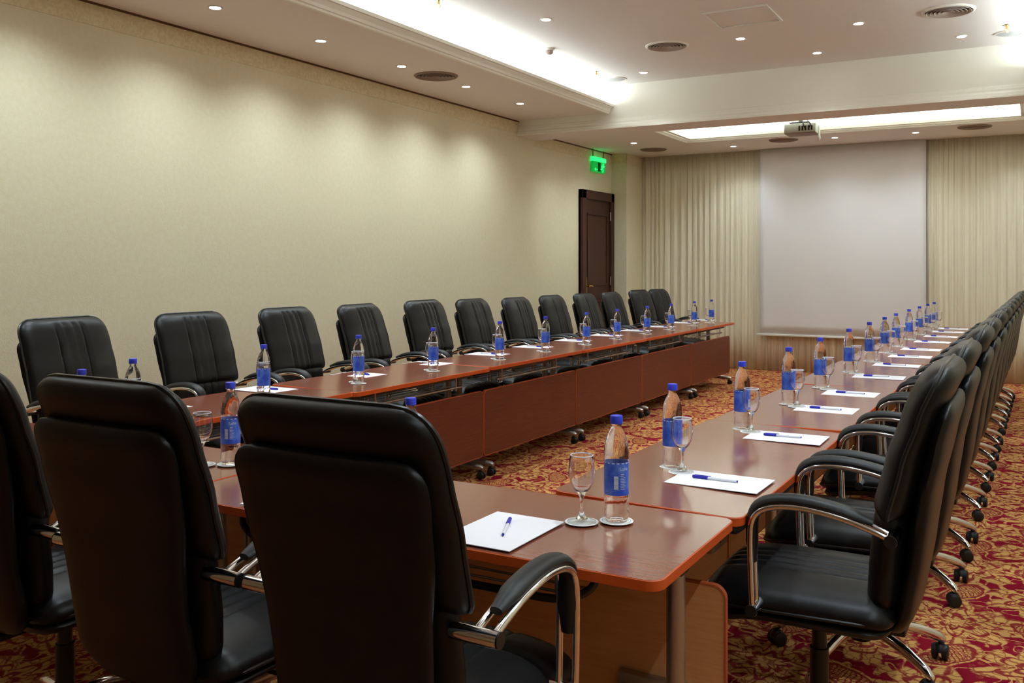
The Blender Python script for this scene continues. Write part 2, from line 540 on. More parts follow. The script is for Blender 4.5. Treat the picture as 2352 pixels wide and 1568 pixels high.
# cove light strips (real lamps lying behind the lips)
def strip(name, label, x0, x1, y0, y1, z):
    o = obj(name, box(new(), x0, x1, y0, y1, z, z + (0.066 if y1 < 9.5 else 0.015)), 'cove' if y1 < 9.5 else 'cove_far', smooth=False)
    tag(o, label, 'light strip', 'cove light strips')
strip('cove_light_strip', 'warm light strip hidden behind the moulding of the left soffit', LX - 0.125, LX - 0.095, 1.0, YBM0 - 0.05, ZS + 0.0305)
strip('cove_light_strip', 'warm light strip hidden behind the moulding of the right soffit', RX + 0.095, RX + 0.125, 1.0, YBM0 - 0.05, ZS + 0.0305)
strip('cove_light_strip', 'warm light strip on the beam side of the far ceiling recess', OX0, OX1, OY0 + 0.02, OY0 + 0.05, ZF + 0.04)
strip('cove_light_strip', 'warm light strip on the screen side of the far ceiling recess', OX0, OX1, OY1 - 0.05, OY1 - 0.02, ZF + 0.04)
strip('cove_light_strip', 'short warm light strip at the door end of the far ceiling recess', OX0 + 0.02, OX0 + 0.05, OY0 + 0.1, OY1 - 0.1, ZF + 0.04)
strip('cove_light_strip', 'short warm light strip at the right end of the far ceiling recess', OX1 - 0.05, OX1 - 0.02, OY0 + 0.1, OY1 - 0.1, ZF + 0.04)

# ------------------------------------------------------------------ door and exit sign
dy0, dy1, dz = 10.99, 12.03, 2.43
d = struct('door_1', box(new(), XF, XF + 0.03, dy0, dy1, 0, dz), 'door')
b = new()
box(b, XF + 0.005, XF + 0.065, dy0 - 0.0, dy0 + 0.12, 0, dz, 0.006); box(b, XF + 0.005, XF + 0.065, dy1 - 0.10, dy1, 0, dz, 0.006); box(b, XF + 0.005, XF + 0.065, dy0, dy1, dz - 0.12, dz, 0.006)
struct('door_frame', b, 'door', d)
b = new()
for (a0, a1, z0, z1) in ((dy0 + 0.20, dy1 - 0.18, 1.15, dz - 0.30), (dy0 + 0.20, dy1 - 0.18, 0.2, 0.95)):
    box(b, XF + 0.03, XF + 0.042, a0, a0 + 0.025, z0, z1, 0.004); box(b, XF + 0.03, XF + 0.042, a1 - 0.025, a1, z0, z1, 0.004)
    box(b, XF + 0.03, XF + 0.042, a0, a1, z0, z0 + 0.025, 0.004); box(b, XF + 0.03, XF + 0.042, a0, a1, z1 - 0.025, z1, 0.004)
struct('panel_moulding', b, 'door', d)
b = new()
box(b, XF + 0.03, XF + 0.038, dy0 + 0.15, dy0 + 0.195, 1.02, 1.27, 0.003)
cyl(b, (XF + 0.03, dy0 + 0.17, 1.15), (XF + 0.085, dy0 + 0.17, 1.15), 0.010)
sweep(b, smooth_path([(XF + 0.08, dy0 + 0.17, 1.15), (XF + 0.085, dy0 + 0.22, 1.155), (XF + 0.08, dy0 + 0.28, 1.145)]), 0.009)
struct('door_handle', b, 'brass', d, True)
for z in (2.05, 1.15, 0.3):
    b = new(); cyl(b, (XF + 0.05, dy1 - 0.105, z), (XF + 0.05, dy1 - 0.105, z + 0.12), 0.009); struct('hinge', b, 'steel', d, True)
e = thing('exit_sign', 'glowing green exit sign with running figure above the dark door', 'exit sign', (XF, 11.54, 2.69))
obj('sign_box', box(new(), 0.02, 0.055, -0.20, 0.20, 0.0, 0.20, 0.006), 'exit', e)
obj('light_bar', box(new(), 0.012, 0.066, -0.205, 0.205, 0.145, 0.205, 0.006), 'exit_light', e)
b = new(); cyl(b, (0.035, -0.17, 0.2), (0.035, -0.17, 0.31), 0.006); obj('hanger_rod', b, 'dark_steel', e)
b = new(); cyl(b, (0.035, 0.17, 0.2), (0.035, 0.17, 0.31), 0.006); obj('hanger_rod', b, 'dark_steel', e)
obj('door_symbol', box(new(), 0.055, 0.058, -0.05, 0.03, 0.015, 0.135), 'exit_dark', e)
b = new()
lathe(b, [(0, -0.016), (0.012, -0.011), (0.016, 0), (0.012, 0.011), (0, 0.016)], 10, c=(0.058, 0.115, 0.118))
sweep(b, [(0.058, 0.105, 0.10), (0.058, 0.085, 0.062)], [0.012, 0.010], 8)
sweep(b, [(0.058, 0.085, 0.062), (0.058, 0.115, 0.045), (0.058, 0.105, 0.012)], 0.008, 8)
sweep(b, [(0.058, 0.085, 0.062), (0.058, 0.055, 0.045), (0.058, 0.03, 0.05)], 0.008, 8)
sweep(b, [(0.058, 0.105, 0.095), (0.058, 0.14, 0.08), (0.058, 0.15, 0.1)], 0.006, 8)
sweep(b, [(0.058, 0.105, 0.095), (0.058, 0.07, 0.095), (0.058, 0.06, 0.075)], 0.006, 8)
obj('running_figure', b, 'exit_light', e)
b = new()
box(b, 0.055, 0.059, -0.13, -0.07, 0.03, 0.042); prism(b, [(-0.165, 0.036), (-0.13, 0.058), (-0.13, 0.014)], 'x', 0.055, 0.059)
obj('arrow', b, 'exit_light', e)

# ------------------------------------------------------------------ curtains and screen
def curtain(x0, x1, y, seed, label):
    rnd = random.Random(seed)
    b = new()
    xs, ys = [], []
    x, ph = x0, 0.0
    step = 0.006
    per = 0.09; amp = 0.012
    nx = int((x1 - x0) / step)
    rows = [0.0, 0.5, 1.0, 1.7, 2.4, ZF - 0.003]
    offs = []
    for i in range(nx + 1):
        offs.append(amp * math.sin(ph) + 0.3 * amp * math.sin(2.3 * ph + 1))
        ph += 2 * PI * step / per
        if math.sin(ph) > 0.98: per = rnd.uniform(0.06, 0.13)
        amp += (rnd.uniform(0.004, 0.022) - amp) * 0.03
    G = []
    for z in rows:
        G.append([b.verts.new((x0 + i * (x1 - x0) / nx, y + offs[i] * (0.8 + 0.35 * (1 - z / 3.0)) + 0.004 * math.sin(i * 0.05 + z), z + 0.004)) for i in range(nx + 1)])
    for r in range(len(rows) - 1):
        for i in range(nx): b.faces.new((G[r][i], G[r][i + 1], G[r + 1][i + 1], G[r + 1][i]))
    o = obj('curtain', b, 'curtain', ang=3)
    sm = o.modifiers.new('thickness', 'SOLIDIFY'); sm.thickness = 0.004
    tag(o, label, 'curtain', 'pleated curtains on the back wall')
curtain(-5.025, -2.30, 12.66, 3, 'pleated beige curtain between the door corner and the projection screen')
curtain(-2.30, 1.09, 12.66, 9, 'pleated beige curtain to the right of the projection screen')
t = thing('projection_screen', 'tall white projection screen hanging in front of the curtains', 'screen', (0, 12.57, 0))
b = new()
sx0, sx1, sz0, sz1 = -3.285, -1.215, 0.50, ZF - 0.002
G = [[b.verts.new((sx0 + (sx1 - sx0) * i / 30, 0.006 * math.sin(i * 0.55 + j * 0.2) * (1 - j / 24) + 0.004 * math.sin(i * 0.23 - j * 0.3), sz0 + (sz1 - sz0) * j / 20)) for i in range(31)] for j in range(21)]
for j in range(20):
    for i in range(30): b.faces.new((G[j][i], G[j][i + 1], G[j + 1][i + 1], G[j + 1][i]))
o = obj('screen_fabric', b, 'screen', t, ang=3); sm = o.modifiers.new('thickness', 'SOLIDIFY'); sm.thickness = 0.002
b = new(); box(b, sx0 - 0.05, sx1 + 0.05, -0.014, 0.014, 0.475, 0.503, 0.005)
obj('bottom_bar', b, 'white_metal', t)

# ------------------------------------------------------------------ ceiling fittings
def downlight(label, x, y, z, group, watt=SPOT_W, cone=140):
    t = thing('downlight', label, 'downlight', (x, y, z), 0, group)
    if 'ring' not in PR:
        PR['ring'] = mesh_of('trim_ring', lathe(new(), [(0.034, 0.004), (0.034, -0.002), (0.037, -0.006), (0.044, -0.006), (0.047, -0.002), (0.047, 0.0005)], 24), 'white_metal')
        PR['bulb'] = mesh_of('lamp_face', lathe(new(), [(0, -0.003), (0.02, -0.0045), (0.034, -0.002), (0.034, 0.001)], 20), 'lamp')
    if (watt, cone) not in PR:
        L = bpy.data.lights.new('halogen_spot', 'SPOT')
        L.energy = watt; L.color = LAMP_COL; L.spot_size = math.radians(cone); L.spot_blend = 0.95; L.shadow_soft_size = 0.03
        PR[(watt, cone)] = L
    for nme, d in (('trim_ring', PR['ring']), ('lamp_face', PR['bulb']), ('halogen_spot', PR[(watt, cone)])):
        o = bpy.data.objects.new(nme, d); C.objects.link(o); o.parent = t
        if nme == 'halogen_spot': o.location.z = -0.012
    return t
PR = {}
yl = [4.15, 5.14, 6.12, 7.10, 8.11]
for i, y in enumerate(yl): downlight('recessed downlight in left soffit beside the cream wall, %s from the top left' % NTH[i], -4.525, y, ZS, 'downlights in the left soffit')
for i in range(2): downlight('recessed downlight in left soffit just outside the view, %s from the frame' % NTH[i], -4.525, 3.15 - i, ZS, 'downlights in the left soffit')
for i in range(9): downlight('recessed downlight in the right soffit above the right chairs, %s from the beam' % NTH[i], 0.525, 8.11 - i, ZS, 'downlights in the right soffit')
RL = [(-3.34, 6.40, 'recessed downlight in raised ceiling left of the hatch, above the smoke detector'),
      (-2.19, 7.75, 'recessed downlight in raised ceiling just below the square access hatch'),
      (-1.24, 7.73, 'recessed downlight in raised ceiling left of the large round vent'),
      (-1.735, 8.61, 'recessed downlight in raised ceiling closest to middle of the beam'),
      (-3.41, 8.63, 'recessed downlight in raised ceiling by the round grey speaker at left'),
      (-0.56, 8.59, 'recessed downlight in raised ceiling by the round grey speaker at right')]
for x, y, lb in RL: downlight(lb, x, y, ZR, 'downlights in the raised ceiling', RAISED_W, 98)
k = 0
for y in (4.6, 2.6):
    for x in (-3.38, -2.0, -0.6):
        downlight('recessed downlight in raised ceiling over the camera side, %s of that set' % NTH[k], x, y, ZR, 'downlights in the raised ceiling', RAISED_W, 98); k += 1
FL = [(-4.48, 10.14, 'recessed downlight in far ceiling nearest the beam, above the door side'), (-4.52, 11.10, 'recessed downlight in far ceiling above the green exit sign'),
      (-3.50, 12.05, 'recessed downlight in far ceiling left of the projection screen'), (-2.18, 11.86, 'recessed downlight in far ceiling beside the projector'),
      (-1.265, 11.89, 'recessed downlight in far ceiling above right edge of the screen'), (-0.1, 12.0, 'recessed downlight in far ceiling above the right curtain'),
      (0.5, 10.14, 'recessed downlight in far ceiling over the right aisle by the beam'), (0.5, 11.1, 'recessed downlight in far ceiling over the right aisle by the curtain')]
for x, y, lb in FL: downlight(lb, x, y, ZF, 'downlights in the far ceiling', FAR_W, 132)

def vent(label, x, y, z, r, m):
    t = thing('air_vent', label, 'air vent', (x, y, z), 0, 'round ceiling vents')
    rim = 'white_metal' if m == 'vent_ring' else 'vent_tan'
    obj('rim', lathe(new(), [(r * 0.86, 0.002), (r * 0.86, -0.008), (r * 0.9, -0.014), (r * 0.97, -0.010), (r, -0.002), (r, 0.001)], 40), rim, t)
    obj('backing', lathe(new(), [(0, -0.001), (r * 0.87, -0.001), (r * 0.87, 0.002)], 32), 'vent_dark', t)
    for q in range(5):
        a = r * (0.14 + 0.15 * q)
        obj('louvre_ring', lathe(new(), [(a, -0.002), (a + r * 0.085, -0.016), (a + r * 0.10, -0.014), (a + r * 0.02, -0.001)], 32, close=True), m, t)
vent('round louvred vent in raised ceiling near the square hatch', -2.82, 7.69, ZR, 0.19, 'vent_ring')
vent('large round louvred vent in raised ceiling at upper right', -0.59, 7.69, ZR, 0.19, 'vent_ring')
vent('round taupe vent in the left soffit between downlights', -4.50, 6.58, ZS, 0.19, 'vent_tan')
vent('round taupe vent in far ceiling next to the exit sign', -4.54, 11.85, ZF, 0.18, 'vent_tan')
vent('round taupe vent in far ceiling below the projector', -2.78, 11.76, ZF, 0.18, 'vent_tan')
vent('round taupe vent in far ceiling at right above the curtain', -0.63, 11.73, ZF, 0.18, 'vent_tan')
for x, y, lb in ((-3.775, 8.79, 'flat round grey ceiling speaker at left end of the beam'), (-0.215, 8.67, 'flat round grey ceiling speaker at right end of the beam')):
    t = thing('ceiling_speaker', lb, 'speaker', (x, y, ZR), 0, 'round ceiling speakers')
    obj('rim', lathe(new(), [(0.095, 0.001), (0.095, -0.010), (0.108, -0.008), (0.112, 0.0005)], 32), 'white_metal', t)
    obj('grille', lathe(new(), [(0, -0.012), (0.05, -0.011), (0.095, -0.007), (0.096, 0.0)], 32), 'speaker', t)
for x, y, lb in ((-3.78, 5.56, 'small sprinkler head in raised ceiling at top left of bay'), (-3.81, 8.38, 'small sprinkler head in raised ceiling by left speaker'), (-0.22, 8.38, 'small sprinkler head in raised ceiling by right speaker')):
    t = thing('sprinkler', lb, 'sprinkler', (x, y, ZR), 0, 'fire sprinklers')
    obj('escutcheon', lathe(new(), [(0, -0.002), (0.03, -0.004), (0.034, 0.0)], 20), 'chrome', t)
    b = new(); cyl(b, (0, 0, 0), (0, 0, -0.03), 0.009)
    sweep(b, [(0.006, 0, -0.028), (0.018, 0, -0.04), (0.004, 0, -0.062)], 0.0025, 6); sweep(b, [(-0.006, 0, -0.028), (-0.018, 0, -0.04), (-0.004, 0, -0.062)], 0.0025, 6)
    obj('frame', b, 'brass', t)
    obj('deflector', lathe(new(), [(0, -0.064), (0.016, -0.063), (0.016, -0.061), (0, -0.060)], 16), 'chrome', t)
t = thing('smoke_detector', 'small domed smoke detector beside the lit cove', 'smoke detector', (-3.77, 7.28, ZR))
obj('base', lathe(new(), [(0, 0), (0.05, 0), (0.05, -0.012), (0.044, -0.018), (0, -0.018)], 28), 'white_metal', t)
obj('sensor_head', lathe(new(), [(0.038, -0.018), (0.036, -0.04), (0.02, -0.052), (0, -0.054)], 24), 'vent_ring', t)
t = thing('access_hatch', 'square white-framed access hatch in the raised ceiling', 'hatch', (-1.985, 7.075, ZR))
for k, (a) in enumerate(((-0.23, 0.23, -0.25, -0.23), (-0.23, 0.23, 0.23, 0.25), (-0.25, -0.23, -0.25, 0.25), (0.23, 0.25, -0.25, 0.25))):
    obj('frame_bar', box(new(), *a, -0.014, 0.001, 0.002), 'white_metal', t)
obj('hatch_panel', box(new(), -0.225, 0.225, -0.225, 0.225, -0.003, 0.001), 'soffit', t)

# projector
t = thing('projector', 'small grey ceiling projector hanging in front of the lit recess', 'projector', (-2.20, 10.15, 2.83))
obj('housing', box(new(), -0.165, 0.165, -0.13, 0.13, 0.0, 0.10, 0.012), 'projector', t)
obj('underside_plate', box(new(), -0.16, 0.16, -0.125, 0.125, -0.006, 0.004, 0.002), 'vent_tan', t)
b = new()
for q in range(5): box(b, -0.01 + q * 0.032, 0.006 + q * 0.032, -0.134, -0.128, 0.02, 0.07)
obj('rear_sockets', b, 'plastic', t)
obj('lens', sweep(new(), [(0.08, 0.12, 0.055), (0.08, 0.155, 0.055)], 0.036, 20), 'plastic', t)
b = new(); cyl(b, (-0.02, 0, 0.1), (-0.02, 0, 0.45), 0.02); obj('mount_pole', b, 'dark_steel', t)
obj('mount_bracket', box(new(), -0.12, 0.08, -0.07, 0.07, 0.10, 0.125, 0.004), 'dark_steel', t)
b = new()
sweep(b, smooth_path([(0.06, -0.13, 0.04), (0.05, -0.17, 0.07), (0.03, -0.12, 0.14), (0.0, -0.03, 0.2)]), 0.006, 8)
sweep(b, smooth_path([(0.1, -0.13, 0.05), (0.12, -0.18, 0.08), (0.06, -0.12, 0.15), (0.0, -0.03, 0.22)]), 0.006, 8)
obj('cables', b, 'plastic', t)
b = new(); cyl(b, (0.19, -0.08, 0.08), (0.19, -0.08, -0.03), 0.004, 8)
lathe(b, [(0, -0.045), (0.012, -0.035), (0.018, 0.0), (0.012, 0.035), (0, 0.045)], 14, c=(0.19, -0.08, -0.06))
obj('hanging_tag', b, 'white_metal', t, label='small white oval pendant beside the projector')

# ------------------------------------------------------------------ chair
def back_pillow(bm, z0, z1, hw_tab, off_tab, tf, tb, r_top, r_bot, grooves=(), nx=44, crown=6, groove_z=None):
    """upholstered panel: x across, z up; off_tab gives -y offset of mid plane; tf front / tb rear bulge"""
    zs = []
    NZ = 30
    for j in range(NZ + 1):
        s = j / NZ
        s = 0.5 - 0.5 * math.cos(PI * s)
        zs.append(z0 + (z1 - z0) * (s * 0.75 + (j / NZ) * 0.25))
    def hw(z):
        w = interp(hw_tab, z)
        if z > z1 - r_top:
            q = (z - (z1 - r_top)) / r_top
            w = w - r_top + r_top * math.sqrt(max(0, 1 - q ** 2.6))
        if z < z0 + r_bot:
            q = ((z0 + r_bot) - z) / r_bot
            w = w - r_bot + r_bot * math.sqrt(max(0, 1 - q ** 2.2))
        return w
    A, B = [], []
    outline_l, outline_r = [], []
    for z in zs:
        w = hw(z)
        e = min(z - z0, z1 - z)
        g = min(1.0, max(0.0, e / 0.055)); g = math.sqrt(max(0, 1 - (1 - g) ** 2.4))
        ra, rb = [], []
        for i in range(nx + 1):
            a = -1 + 2 * i / nx
            a = math.sin(a * PI / 2) * 0.55 + a * 0.45
            x = a * w
            f = (1 - abs(a) ** crown) ** 0.5 if abs(a) < 1 else 0
            y0 = -interp(off_tab, z)
            dep = 0
            for gx in grooves:
                lim = 1.0 if groove_z is None else (1.0 if groove_z[0] < z < groove_z[1] else 0.0)
                dep += 0.014 * lim * math.exp(-((x - gx) / 0.007) ** 2)
            bul = 0.010 * (1 - a * a)
            ra.append(bm.verts.new((x, y0 + tf * f * g + bul * g - dep * g, z)))
            rb.append(bm.verts.new((x, y0 - tb * f * g - bul * 0.6 * g, z)) if 0 < i < nx else ra[-1])
        A.append(ra); B.append(rb)
        outline_l.append(ra[0].co.copy()); outline_r.append(ra[-1].co.copy())
    for j in range(NZ):
        for i in range(nx):
            bm.faces.new((A[j][i], A[j][i + 1], A[j + 1][i + 1], A[j + 1][i]))
            vs = [B[j][i + 1], B[j][i], B[j + 1][i], B[j + 1][i + 1]]
            bm.faces.new(vs)
    bmesh.ops.remove_doubles(bm, verts=bm.verts, dist=0.0004)
    return outline_l, outline_r, [v for v in (A[-1])]

def make_chair():
    t = thing('conference_chair', 'x', 'chair')
    up = []
    # five-star base
    b = new(); lathe(b, [(0, 0.085), (0.034, 0.085), (0.038, 0.10), (0.036, 0.15), (0.03, 0.165), (0, 0.165)], 20)
    obj('hub', b, 'plastic', t)
    b = new(); lathe(b, [(0, 0.12), (0.027, 0.12), (0.027, 0.30), (0.021, 0.301), (0.021, 0.42), (0, 0.42)], 20)
    obj('gas_column', b, 'plastic', t)
    lb = new()
    sweep(lb, smooth_path([(0.025, 0, 0.128), (0.10, 0, 0.134), (0.19, 0, 0.118), (0.275, 0, 0.088), (0.312, 0, 0.066)], 4), [0.019] * 5 + [0.0185] * 5 + [0.0175] * 4 + [0.016, 0.015, 0.012], 10, flat=0.95)
    lme = mesh_of('base_leg', lb, 'chrome')
    cb = new()
    cyl(cb, (0, 0, 0.085), (0, 0, 0.05), 0.007, 8)
    for s in (-1, 1):
        sweep(cb, [(0, s * 0.006, 0.027), (0, s * 0.010, 0.027), (0, s * 0.024, 0.027), (0, s * 0.028, 0.027)], [0.020, 0.027, 0.027, 0.020], 16)
    lathe(cb, [(0, 0.056), (0.016, 0.055), (0.026, 0.042), (0.028, 0.03), (0.0, 0.03)], 14)
    cme = mesh_of('caster', cb, 'plastic')
    for k in range(5):
        a = 2 * PI * k / 5 + 0.3
        o = bpy.data.objects.new('base_leg', lme); C.objects.link(o); o.parent = t; o.rotation_euler.z = a
        c = bpy.data.objects.new('caster', cme); C.objects.link(c); c.parent = t
        c.location = (0.297 * math.cos(a), 0.297 * math.sin(a), 0); c.rotation_euler.z = a + 0.9
    # mechanism
    b = new(); box(b, -0.08, 0.08, -0.13, 0.12, 0.385, 0.425, 0.012)
    up.append(obj('tilt_mechanism', b, 'plastic', t))
    b = new(); sweep(b, smooth_path([(0.06, 0.02, 0.39), (0.2, 0.03, 0.385), (0.27, 0.03, 0.37)]), 0.006, 8); box(b, 0.25, 0.32, 0.015, 0.045, 0.358, 0.372, 0.005)
    up.append(obj('height_lever', b, 'plastic', t))
    # seat: outline loop with rounded front
    def seat_pillow(y0, y1, hw, z, tt, tb, grooves, nose=0.0):
        b = new(); nx, ny = 56, 34
        A, B = [], []
        r = 0.10
        for j in range(ny + 1):
            s = j / ny
            y = y0 + (y1 - y0) * (0.5 - 0.5 * math.cos(PI * s)) * 0.7 + (y1 - y0) * s * 0.3
            w = hw
            if y > y1 - r: q = (y - (y1 - r)) / r; w = hw - r + r * math.sqrt(max(0, 1 - q ** 2.4))
            if y < y0 + 0.07: q = (y0 + 0.07 - y) / 0.07; w = hw - 0.07 + 0.07 * math.sqrt(max(0, 1 - q ** 2.4))
            e = min(y - y0, y1 - y); g = min(1, e / 0.06); g = math.sqrt(max(0, 1 - (1 - g) ** 2.2))
            ra, rb = [], []
            for i in range(nx + 1):
                a = math.sin((-1 + 2 * i / nx) * PI / 2) * 0.6 + (-1 + 2 * i / nx) * 0.4
                f = (1 - abs(a) ** 5) ** 0.5 if abs(a) < 1 else 0
                dep = sum(0.010 * math.exp(-((a * w - gy) / 0.0075) ** 2) for gy in grooves)
                droop = -nose * max(0, (y - (y1 - 0.2)) / 0.2) ** 2
                zz = z + droop
                ra.append(b.verts.new((a * w, y, zz + tt * f * g + 0.012 * (1 - a * a) * g - dep * g)))
                rb.append(b.verts.new((a * w * 0.97, y, zz - tb * f * g)) if 0 < i < nx else ra[-1])
            A.append(ra); B.append(rb)
        for j in range(ny):
            for i in range(nx):
                b.faces.new((A[j][i], A[j][i + 1], A[j + 1][i + 1], A[j + 1][i])); b.faces.new((B[j][i + 1], B[j][i], B[j + 1][i], B[j + 1][i + 1]))
        bmesh.ops.remove_doubles(b, verts=b.verts, dist=0.0004)
        loop = [A[j][0].co.copy() if A[j][0].is_valid else None for j in range(ny + 1)]
        return b
    def rim(y0, y1, hw, z, nose):
        pts = []
        for (x, y) in rrect(hw, (y1 - y0) / 2, 0.09, 7):
            yy = y + (y0 + y1) / 2
            pts.append((x, yy, z - nose * max(0, (yy - (y1 - 0.2)) / 0.2) ** 2))
        return pts
    s = obj('seat', seat_pillow(-0.23, 0.30, 0.255, 0.475, 0.058, 0.03, (-0.075, -0.025, 0.025, 0.075), 0.03), 'leather', t, ang=1.2); up.append(s)
    b = new(); sweep(b, rim(-0.228, 0.298, 0.254, 0.476, 0.03), 0.005, 6, closed=True)
    o = obj('piping', b, 'leather_dark', s)
    up.append(obj('seat_base', seat_pillow(-0.22, 0.285, 0.245, 0.45, 0.02, 0.036, (), 0.04), 'leather', t, ang=1.2))
    # back cushion
    off = [(0.48, 0.195), (0.60, 0.202), (0.75, 0.216), (0.90, 0.252), (1.02, 0.292), (1.155, 0.345)]
    hwt = [(0.48, 0.225), (0.62, 0.235), (0.75, 0.25), (0.95, 0.25), (1.155, 0.245)]
    b = new()
    ol, orr, top = back_pillow(b, 0.745, 1.155, hwt, off, 0.046, 0.044, 0.085, 0.03, (-0.072, -0.024, 0.024, 0.072), groove_z=(0.70, 1.13))
    tl = [Vector(v.co) for v in top if v.is_valid]
    bk = obj('backrest', b, 'leather', t, ang=1.2); up.append(bk)
    path = [p for p in ol[2:-1]] + tl[::4] + [p for p in orr[2:-1]][::-1]
    b = new(); sweep(b, path, 0.0055, 6)
    obj('piping', b, 'leather_dark', bk)
    b = new()
    back_pillow(b, 0.49, 0.785, [(0.48, 0.215), (0.62, 0.222), (0.785, 0.215)], off, 0.040, 0.040, 0.05, 0.06, (-0.072, -0.024, 0.024, 0.072))
    up.append(obj('lumbar_cushion', b, 'leather', t, ang=1.2))
    # rear shell
    off2 = [(0.39, 0.19), (0.43, 0.225), (0.50, 0.252), (0.65, 0.278), (0.80, 0.298), (0.95, 0.330), (1.06, 0.358)]
    hw2 = [(0.39, 0.19), (0.50, 0.205), (0.62, 0.200), (0.72, 0.206), (0.88, 0.230), (1.06, 0.242)]
    b = new(); back_pillow(b, 0.412, 1.06, hw2, off2, 0.022, 0.022, 0.07, 0.13, (), nx=28, crown=8)
    up.append(obj('back_shell', b, 'leather', t, ang=1.2))
    b = new(); box(b, -0.06, 0.06, -0.24, -0.02, 0.392, 0.412, 0.006)
    up.append(obj('back_bracket', b, 'plastic', t))
    # arms
    for s in (-1, 1):
        xa = s * 0.285
        line = [(-0.235, 0.735), (-0.19, 0.752), (-0.11, 0.775), (-0.02, 0.787), (0.050, 0.783), (0.095, 0.766), (0.116, 0.735), (0.120, 0.68), (0.118, 0.60), (0.114, 0.50)]
        b = new()
        for dx in (-0.020, 0.020):
            sweep(b, smooth_path([(xa + dx, y, z - 0.012) for y, z in line], 4), 0.0085, 10)
        cyl(b, (s * 0.215, -0.235, 0.722), (s * 0.318, -0.235, 0.722), 0.0165, 18)
        cyl(b, (s * 0.235, 0.114, 0.486), (s * 0.318, 0.114, 0.486), 0.0165, 18)
        am = obj('armrest', b, 'chrome', t); up.append(am)
        b = new()
        cyl(b, (s * 0.3181, -0.235, 0.722), (s * 0.322, -0.235, 0.722), 0.0160, 18)
        obj('end_cap', b, 'plastic', am)
        b = new(); cyl(b, (s * 0.3181, 0.114, 0.486), (s * 0.322, 0.114, 0.486), 0.0160, 18)
        obj('end_cap', b, 'plastic', am)
        b = new()
        pad = smooth_path([(xa, y, z + 0.004) for y, z in line[1:-2]] + [(xa, 0.117, 0.61)], 4)
        k = len(pad)
        sweep(b, pad, [0.009 + 0.007 * min(1, min(i, k - 1 - i) / 3) for i in range(k)], 12, flat=1.6)
        obj('arm_pad', b, 'plastic', am)
    for o in up: o['upper'] = 1
    return t

chair0 = make_chair()
used = [False]
def place_chair(x, y, rz, label, group, dz=0.0):
    if not used[0] and dz == 0:
        used[0] = True
        chair0.location = (x, y, 0); chair0.rotation_euler = (0, 0, rz)
        tag(chair0, label, 'chair', group)
        return chair0
    return dup(chair0, (x, y, 0), rz, label, group, dz)
place_chair(-1.18, 1.70, 0.0, 'large black leather chair seen from behind at the front table, nearest the camera', 'chairs at the front tables')
place_chair(-1.84, 1.70, 0.0, 'black leather chair seen from behind at front table, left of the nearest one', 'chairs at the front tables')
place_chair(-2.50, 1.72, 0.0, 'black leather chair cut off by the left picture edge at front table', 'chairs at the front tables')
LY = [2.93, 3.705, 4.50, 5.255, 6.035, 6.765, 7.535, 8.265, 9.035, 9.755, 10.575, 11.23]
LZ = [1.153, 1.143, 1.142, 1.137, 1.140, 1.128, 1.118, 1.12, 1.119, 1.115, 1.121, 1.118]
LR = [0.05, -0.04, 0.02, 0.06, -0.02, 0.0, 0.0, 0.0, 0.0, 0.0, -0.1, -0.1]
for i, y in enumerate(LY):
    place_chair(-3.925, y, -PI / 2 + LR[i], 'black leather chair against the cream wall, %s from the left in its row' % NTH[i], 'chairs along the left tables', LZ[i] - 1.1551)
RY = [2.79, 3.48, 4.42, 5.10, 5.92, 6.68, 7.40, 8.10, 8.92, 9.66, 10.34, 11.02]
for i, y in enumerate(RY):
    place_chair(-0.556 + 0.0064 * i, y, PI / 2, 'black leather chair in the right-hand row, %s from the camera' % NTH[i], 'chairs along the right tables', -0.0001)

